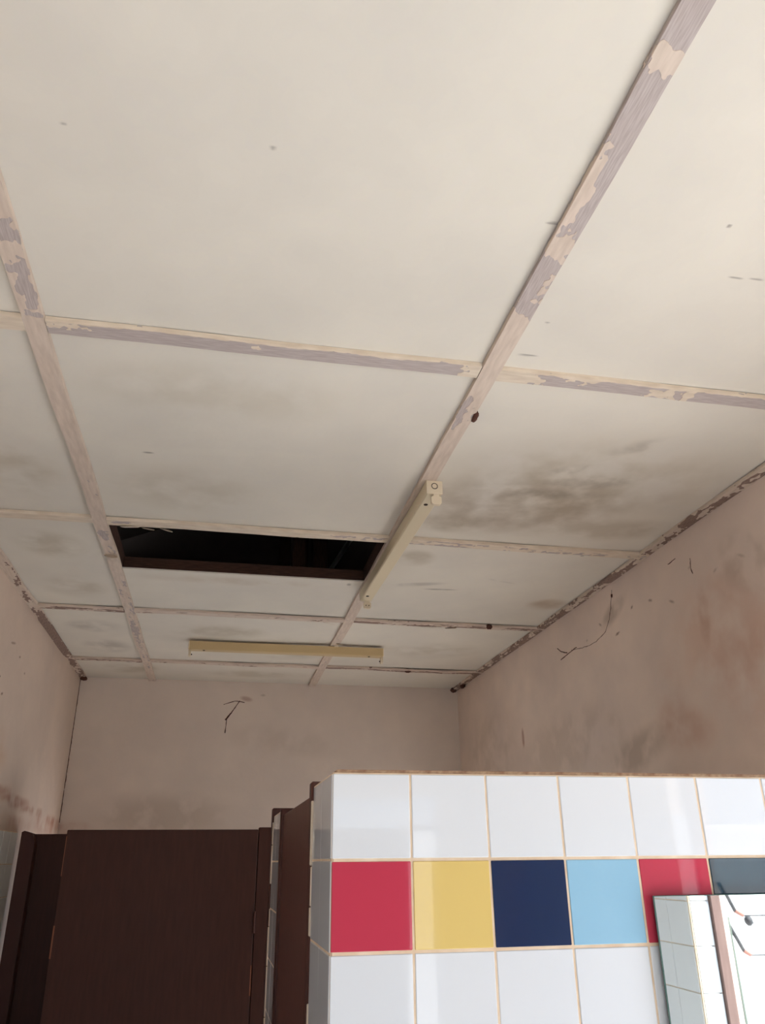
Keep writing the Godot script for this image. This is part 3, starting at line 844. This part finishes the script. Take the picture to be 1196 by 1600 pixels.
# ------------------------------------------------------------------ fittings
func holder_poly(w: float) -> PackedVector2Array:
	var p := PackedVector2Array([Vector2(-0.010, 0), Vector2(0.010, 0), Vector2(0.010, -0.008), Vector2(w, -0.012)])
	for k in 5:
		var a := PI / 2 * k / 4
		p.append(Vector2(w - 0.010 + 0.010 * cos(a), -0.031 - 0.009 * sin(a)))
	for k in 5:
		var a := PI / 2 + PI / 2 * k / 4
		p.append(Vector2(-w + 0.010 + 0.010 * cos(a), -0.031 - 0.009 * sin(a)))
	p.append(Vector2(-w, -0.012)); p.append(Vector2(-0.010, -0.008))
	return p

# a fluorescent batten without its tube; local z is its length, its top at y = 0
func batten(label: String, at: Vector3, turn: float, length: float, coat: Material) -> Node3D:
	var t := thing("fluorescent_batten", label, "light fitting", "", "fluorescent battens without tubes", at)
	t.rotation.y = turn
	var h := 0.050; var w := 0.056; var l := length / 2
	# the channel: slightly narrower at the bottom, rounded lower edges
	var prof := PackedVector2Array([Vector2(-w / 2, 0), Vector2(-w / 2, -h + 0.005), Vector2(-w / 2 + 0.004, -h), Vector2(w / 2 - 0.004, -h), Vector2(w / 2, -h + 0.005), Vector2(w / 2, 0)])
	var st := new_st()
	prism(st, prof, Vector3(0, 0, -l), Vector3.RIGHT, Vector3.UP, Vector3.BACK, length)
	part("channel", st, coat, t)
	for s in [-1.0, 1.0]:
		var cap := box_part("end_cap", Vector3(-0.029, -0.049, min(s * l, s * (l + 0.006))), Vector3(0.029, 0.001, max(s * l, s * (l + 0.006))), 0.0015, mats.holder, t)
		st = new_st()
		var ring := []
		var rr := []
		for k in 17:
			var a := TAU * k / 16
			ring.append(Vector3(0.0105 * cos(a), -0.020 + 0.0105 * sin(a), s * (l + 0.0062))); rr.append(0.0013)
		tube(st, ring, rr, 6)
		part("knockout_ring", st, mats.dark, cap)
		st = new_st()
		prism(st, holder_poly(0.018), Vector3(0.006, -h + 0.002, s * (l - 0.004) - 0.006), Vector3.RIGHT, Vector3.UP, Vector3.BACK, 0.014)
		var ho := part("lamp_holder", st, mats.holder, t)
		st = new_st()
		for x in [-0.006, 0.018]:
			tube(st, [Vector3(x * 0.6 + 0.002, -h - 0.024, s * (l - 0.012)), Vector3(x * 0.6 + 0.002, -h - 0.024, s * (l - 0.0185))], [0.002, 0.002], 6)
		part("contact", st, mats.dark, ho)
		st = new_st()
		tube(st, [Vector3(-0.008, -h + 0.0015, s * (l - 0.085)), Vector3(-0.008, -h - 0.0015, s * (l - 0.085))], [0.0075, 0.0075], 12)
		part("screw_hole_disc", st, mats.dark, t)  # dark disc that draws the shaded hole in the channel
	return t

func build_fittings() -> void:
	var a := batten("cream fluorescent batten without tube, running away along the ceiling strip beside the gap", Vector3(0.653, CEIL - STRIP_T - 0.003, -2.985), 0.0, 1.24, mats.enamel)
	a.rotation.y = 0.016
	var b := batten("cream fluorescent batten without tube, mounted crosswise near the back wall", Vector3(0.360, CEIL - STRIP_T - 0.006, -4.705), PI / 2, 1.165, mats.enamel_yellowed)
	b.rotation.z = 0.0
	box_part("clip", Vector3(-0.03, -0.004, 0.28), Vector3(0.030, 0.006, 0.305), 0.001, mats.holder, b)
	# mirror
	var mi := thing("wall_mirror", "frameless wall mirror over the tiles reflecting a bright doorway", "mirror", "", "", Vector3(0.823, 0, ZC + 0.004))
	box_part("backing", Vector3(0.004, 0.93, 0.001), Vector3(0.446, 1.580, 0.009), 0.001, mats.dark, mi)
	box_part("glass_edge", Vector3(0, 0.926, 0.009), Vector3(0.45, 1.586, 0.0132), 0.001, mats.glass_edge, mi)
	var st := new_st()
	quad(st, Vector3(0.0015, 0.9275, 0.0134), Vector3(0.4485, 0.9275, 0.0134), Vector3(0.4485, 1.5845, 0.0134), Vector3(0.0015, 1.5845, 0.0134), Vector3.BACK)
	part("mirror_glass", st, mats.mirror, mi)
	# insect mud
	var lumps := [
		["dark brown mud nest stuck on the edge of the long strip", Vector3(0.674, CEIL - 0.013, -1.925), Vector3(0.009, 0.008, 0.028)],
		["small dark mud lump on the third cross strip", Vector3(1.44, CEIL - 0.016, -4.105), Vector3(0.018, 0.014, 0.016)],
		["small dark mud lump on the cross strip nearest the back wall", Vector3(1.235, CEIL - 0.016, -5.265), Vector3(0.025, 0.014, 0.016)],
		["dark mud lump in the far right ceiling corner", Vector3(1.735, CEIL - 0.018, -5.865), Vector3(0.024, 0.02, 0.022)],
		["dark mud lump on the corner strip just before the far right corner", Vector3(1.755, CEIL - 0.018, -5.69), Vector3(0.016, 0.02, 0.035)],
		["dark mud lump in the far left ceiling corner", Vector3(-0.985, CEIL - 0.018, -5.85), Vector3(0.024, 0.014, 0.04)]]
	for i in lumps.size():
		var l: Array = lumps[i]
		st = new_st()
		lump(st, Vector3.ZERO, l[2], 400 + i)
		var o := obj(numbered("mud_nest"), st.commit(), mats.mud, self, l[1])
		tag(o, l[0], "insect nest", "", "mud nests on the ceiling")

# a thin crusty trail on a wall, through points of the wall's own plane
func trail(parent: Node3D, pts: Array, rad: float, seed_: int) -> void:
	var fn := FastNoiseLite.new(); fn.seed = seed_; fn.frequency = 8.0
	var fine := []; var rr := []
	for i in pts.size() - 1:
		var n := int(ceil(pts[i].distance_to(pts[i + 1]) / 0.02)) + 1
		for k in n + (1 if i == pts.size() - 2 else 0):
			var p: Vector3 = pts[i].lerp(pts[i + 1], float(k) / n)
			fine.append(p + Vector3(0, 0.006 * fn.get_noise_1d(p.z + p.x), 0.005 * fn.get_noise_1d(p.y * 2.0)) )
			rr.append(rad * (0.55 + 0.9 * abs(fn.get_noise_1d(p.y * 3.0 + p.z * 3.0 + 9.0))))
	var st := new_st()
	tube(st, fine, rr, 5)
	part("mud_trail", st, mats.mud, parent)

func build_marks() -> void:
	var wr := get_node("wall_right") as Node3D
	var e := XR + 0.0005
	trail(wr, [Vector3(e, 2.82, -3.28), Vector3(e, 2.74, -3.31), Vector3(e, 2.69, -3.34), Vector3(e, 2.65, -3.39), Vector3(e, 2.625, -3.50), Vector3(e, 2.635, -3.66), Vector3(e, 2.655, -3.79)], 0.0022, 1)
	trail(wr, [Vector3(e, 2.655, -3.72), Vector3(e, 2.65, -3.80), Vector3(e, 2.64, -3.93)], 0.004, 2)
	trail(wr, [Vector3(e, 2.655, -3.84), Vector3(e, 2.68, -3.92), Vector3(e, 2.705, -3.96)], 0.004, 3)
	trail(wr, [Vector3(e, 2.80, -3.28), Vector3(e, 2.785, -3.285)], 0.009, 4)
	trail(wr, [Vector3(e, 2.74, -2.62), Vector3(e, 2.70, -2.63), Vector3(e, 2.675, -2.62)], 0.003, 5)
	trail(wr, [Vector3(e, 2.77, -2.78), Vector3(e, 2.775, -2.72)], 0.003, 6)
	var wb := get_node("wall_back") as Node3D
	trail(wb, [Vector3(0.115, 2.735, ZB), Vector3(0.075, 2.67, ZB), Vector3(0.03, 2.60, ZB), Vector3(0.025, 2.50, ZB)], 0.004, 7)
	trail(wb, [Vector3(0.06, 2.645, ZB), Vector3(0.02, 2.59, ZB)], 0.007, 8)
	trail(wb, [Vector3(0.0, 2.70, ZB), Vector3(0.08, 2.73, ZB), Vector3(0.15, 2.72, ZB)], 0.003, 9)
	# the open joint down the back left corner
	trail(wb, [Vector3(XL, 2.86, ZB), Vector3(XL, 2.6, ZB), Vector3(XL, 2.3, ZB), Vector3(XL, 1.9, ZB)], 0.006, 10)

# ------------------------------------------------------------------ outside
func build_outside() -> void:
	var gr := box_part("yard_ground", Vector3(-30, -0.42, -30), Vector3(30, -0.22, 30), 0.0, mats.ground, self)
	tag(gr, "pale sunlit yard outside the entrance", "ground", "structure")
	var cw := thing("compound_wall", "white rendered yard wall beyond the washroom window", "wall", "structure")
	box_part("render", Vector3(-8, -0.22, 6.5), Vector3(14, 2.0, 6.7), 0.02, mats.render, cw)
	# a white parapet and a bent handrail, seen only in the mirror
	var pa := thing("stair_parapet", "white stair parapet outside the entrance, seen in the mirror", "parapet", "structure")
	box_part("parapet_wall", Vector3(3.0, -0.22, 2.7), Vector3(6.5, 1.62, 2.85), 0.01, mats.render, pa)
	var hr := thing("handrail", "thin bent handrail in front of the white parapet, seen in the mirror", "handrail")
	for r in [[[3.41, 1.47], [3.475, 1.325], [3.53, 1.295], [4.6, 1.285]], [[3.36, 1.35], [3.49, 1.09], [3.535, 1.062], [4.6, 1.05]]]:
		var p := []
		for q in r: p.append(Vector3(q[0], q[1], 2.3))
		var st := new_st()
		tube(st, [p[0], p[1]], [0.013, 0.013], 8)
		part("sloping_rail", st, mats.rail, hr)
		st = new_st()
		tube(st, [p[1], p[2]], [0.014, 0.012], 8)
		part("elbow", st, mats.terracotta, hr)
		st = new_st()
		tube(st, [p[2], p[3]], [0.005, 0.005], 8)
		part("level_rail", st, mats.rail, hr)
	for x in [3.405, 4.55]:
		var st := new_st()
		tube(st, [Vector3(x + 0.02, -0.22, 2.3), Vector3(x, 1.30 if x > 4.0 else 1.29, 2.3)], [0.018, 0.018], 10)
		part("post", st, mats.post_green, hr)
	var st2 := new_st()
	lump(st2, Vector3.ZERO, Vector3(0.028, 0.028, 0.028), 5)
	obj("knob", st2.commit(), mats.rail, hr, Vector3(3.565, 1.262, 2.3))

func _ready() -> void:
	rng.seed = 7
	build_view()
	build_materials()
	build_shell()
	build_ceiling()
	build_roof()
	build_cubicles()
	build_fittings()
	build_marks()
	build_outside()
